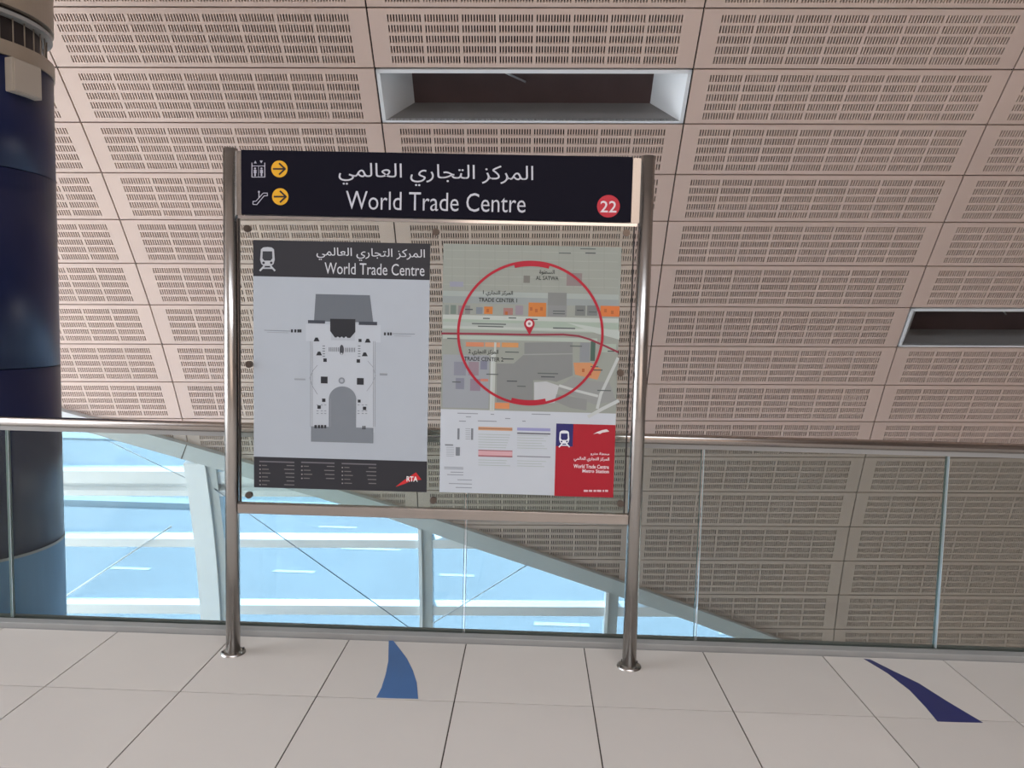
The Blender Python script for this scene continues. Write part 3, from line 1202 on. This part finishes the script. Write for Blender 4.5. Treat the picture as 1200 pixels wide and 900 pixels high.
pr.line([(724, 470), (706, 479), (690, 488)], .016, (192, 198, 196), 2)
pr.line([(656, 452), (676, 458), (700, 464)], .012, (190, 196, 194), 2)
pr.line([(580.5, 402), (577, 480)], .010, (184, 192, 186), 2)
for a, b in ((621, 360), (627, 362), (633, 360), (708, 362), (716, 364), (570, 362), (682, 432), (690, 436), (592, 365)):
    pr.rect(a, b, a + 3, b + 4, (172, 96, 52), 2)
for i, (a, b, w) in enumerate([(545, 362, 9), (648, 364, 14), (648, 367, 14), (676, 363, 8), (690, 365, 9), (630, 437, 24), (634, 441, 16), (570, 438, 14), (592, 412, 16), (594, 446, 12), (606, 452, 10), (668, 405, 14), (694, 433, 12), (700, 457, 16), (530, 447, 10), (590, 420, 12), (655, 296, 14), (680, 291, 18), (686, 296, 12), (566, 372.5, 8), (596, 372, 9), (616, 373.5, 14), (553, 379, 40), (560, 382, 30), (648, 384, 26), (524, 396, 12), (692, 429, 9), (712, 411, 8)]):
    pr.rect(a, b, a + w, b + 1.3, (92, 100, 98) if i % 3 else (74, 80, 84), 2)
pr.line([(518, 390.7), (570, 391.3), (620, 392.3), (660, 392), (678, 393.8), (692, 398), (708, 405), (724, 412.5)], .009, (142, 52, 70), 3)
mp = pr.build('street_map', p2, label='muted green and grey printed street map')
pr = Print(PY)
RED = (176, 22, 48)
x, z = planept(621.3, 391, PY)
rx = planept(707.5, 391, PY)[0] - x
rz = planept(621, 305.5, PY)[1] - z
pr.arc(x, z, rx, rz, 0, 2 * math.pi, 0.965, RED, 4, 96)
pr.arc(x, z, rx, rz, math.pi / 2 - .25, math.pi / 2 + .25, 0.925, RED, 4, 10)
pr.arc(x, z, rx, rz, -math.pi / 2 - .25, -math.pi / 2 + .25, 0.925, RED, 4, 10)
pr.build('map_circle', p2, label='large thin red circle')
pr = Print(PY)
pr.disc(620.3, 379.5, 6.2, 6.4, RED, 5, 28)
pr.poly([(614.6, 382), (626, 382), (620.5, 392.8)], RED, 5)
pr.disc(620.3, 379.3, 3.9, 4, (226, 214, 214), 6, 24)
pr.disc(620.3, 379.3, 1.7, 1.7, (150, 120, 124), 7, 14)
pr.build('location_pin', p2, label='red location pin')
TXT = (44, 50, 50)
lettering('map_lettering', 'AL SATWA', (628, 323.5, 654.5, 328.3), PY, TXT, p2, bold=.015, res=2)
lettering('map_lettering', arabic('السطوة'), (632, 316, 650, 322.3), PY, TXT, p2, bold=.015, res=2)
lettering('map_lettering', 'TRADE CENTER 1', (561, 349.3, 606, 354), PY, TXT, p2, bold=.015, res=2)
lettering('map_lettering', '1 ' + arabic('المركز التجاري'), (566, 340.5, 601, 347.5), PY, TXT, p2, bold=.015, res=2)
lettering('map_lettering', 'TRADE CENTER 2', (544, 418.3, 590, 423.2), PY, TXT, p2, bold=.015, res=2)
lettering('map_lettering', '2 ' + arabic('المركز التجاري'), (549, 409.5, 584, 417), PY, TXT, p2, bold=.015, res=2)
# legend tables below the map
pr, pr2, pr3 = Print(PY), Print(PY), Print(PY)
pr.rect(560.5, 500.5, 600.5, 504.5, (204, 156, 120), 1)
pr.rect(560.5, 502, 600.5, 503, (150, 110, 84), 2)
pr2.rect(606, 501.5, 645, 505, (150, 152, 196), 1)
pr2.rect(606, 507.3, 645, 508.8, (90, 92, 100), 1)
pr.rect(560.5, 527.5, 600.5, 535, (212, 168, 174), 1)
pr.rect(560.5, 527.5, 600.5, 528.6, (160, 96, 104), 2)
pr.rect(560.5, 533.8, 600.5, 535.4, (160, 96, 104), 2)
pr2.rect(606, 534.6, 645, 535.8, (136, 138, 148), 1)
for i in range(13):
    v = 509 + i * 3
    if 525 < v < 537:
        continue
    pr.rect(560.5, v, 598 - (i * 7 % 6), v + .7, (168, 182, 178), 1)
    pr2.rect(606, v + 1, 642 - (i * 5 % 8), v + 1.7, (172, 184, 180), 1)
for (a, b, c, d_) in ((536, 502, 538.5, 515), (552, 502, 554.5, 515.5), (534, 524, 539, 534), (521.5, 520.6, 531, 522.2)):
    pr3.rect(a, b, c, d_, (120, 126, 134), 1)
for i in range(6):
    pr3.rect(545.5, 502 + i * 2.4, 551, 502.7 + i * 2.4, (150, 157, 165), 1)
    pr3.rect(523, 524 + i * 2, 532, 524.6 + i * 2, (160, 167, 175), 1)
for i, (a, b) in enumerate(((520.5, 547.2), (520.5, 549), (528, 553), (524, 556), (536, 562), (526, 566.5), (534, 571))):
    pr3.rect(a, b, 543 if i < 4 else 553, b + .8, (134, 141, 149), 1)
for a, b, w in ((536, 484, 24), (546, 488, 6), (538, 493, 8), (560, 493, 22), (575, 485, 4), (592, 490, 6), (623, 485, 22), (612, 493, 4)):
    pr3.rect(a, b, a + w, b + 1, (140, 146, 152), 1)
pr.build('legend_table', p2)
pr2.build('legend_table', p2)
pr3.build('small_print', p2, kind='stuff')
pr = Print(PY)
cx0, cx1, cz0, cz1 = 0.1245, 0.4035, 0.829, 1.176
pr.pm([(cx0, cz0), (cx1, cz0), (cx1, cz1), (cx0, cz1)], (170, 14, 38), 2)
cov = pr.build('red_cover', p2, label='red cover field with white lettering')
pr = Print(PY)
xb = planept(671.5, 510, PY)[0]
zb = planept(662, 523, PY)[1]
pr.pm([(cx0, zb), (xb, zb), (xb, cz1), (cx0, cz1)], (38, 36, 104), 3)
train(pr, 661.2, 514.2, 6.3, (232, 234, 240), (38, 36, 104), 4)
pr.build('cover_emblem', p2, label='dark blue square with a white train')
pr = Print(PY)
pr.poly([(695, 508.8), (700, 506), (706, 503.8), (711, 503), (714, 505.6), (706, 507), (703, 508.6), (700, 507.6)], (226, 214, 216), 3)
pr.build('cover_swoosh', p2, label='white swoosh')
WT = (238, 222, 226)
lettering('cover_lettering', arabic('محطة مترو'), (692, 530, 714, 534), PY, WT, p2, bold=.02, res=2)
lettering('cover_lettering', NAME_AR, (672.5, 535.5, 714, 541.2), PY, WT, p2, bold=.02, res=2)
lettering('cover_lettering', 'World Trade Centre', (672, 544.3, 713.5, 549), PY, WT, p2, bold=.02, res=2)
lettering('cover_lettering', 'Metro Station', (682.5, 550, 713.5, 554.2), PY, WT, p2, bold=.02, res=2)
pr = Print(PY)
for a, w in ((684, 5), (690, 4), (695.5, 3), (699.5, 5), (706, 2), (709, 3.5)):
    pr.rect(a, 574, a + w, 576.3, (226, 190, 196), 3)
pr.build('cover_small_print', p2)
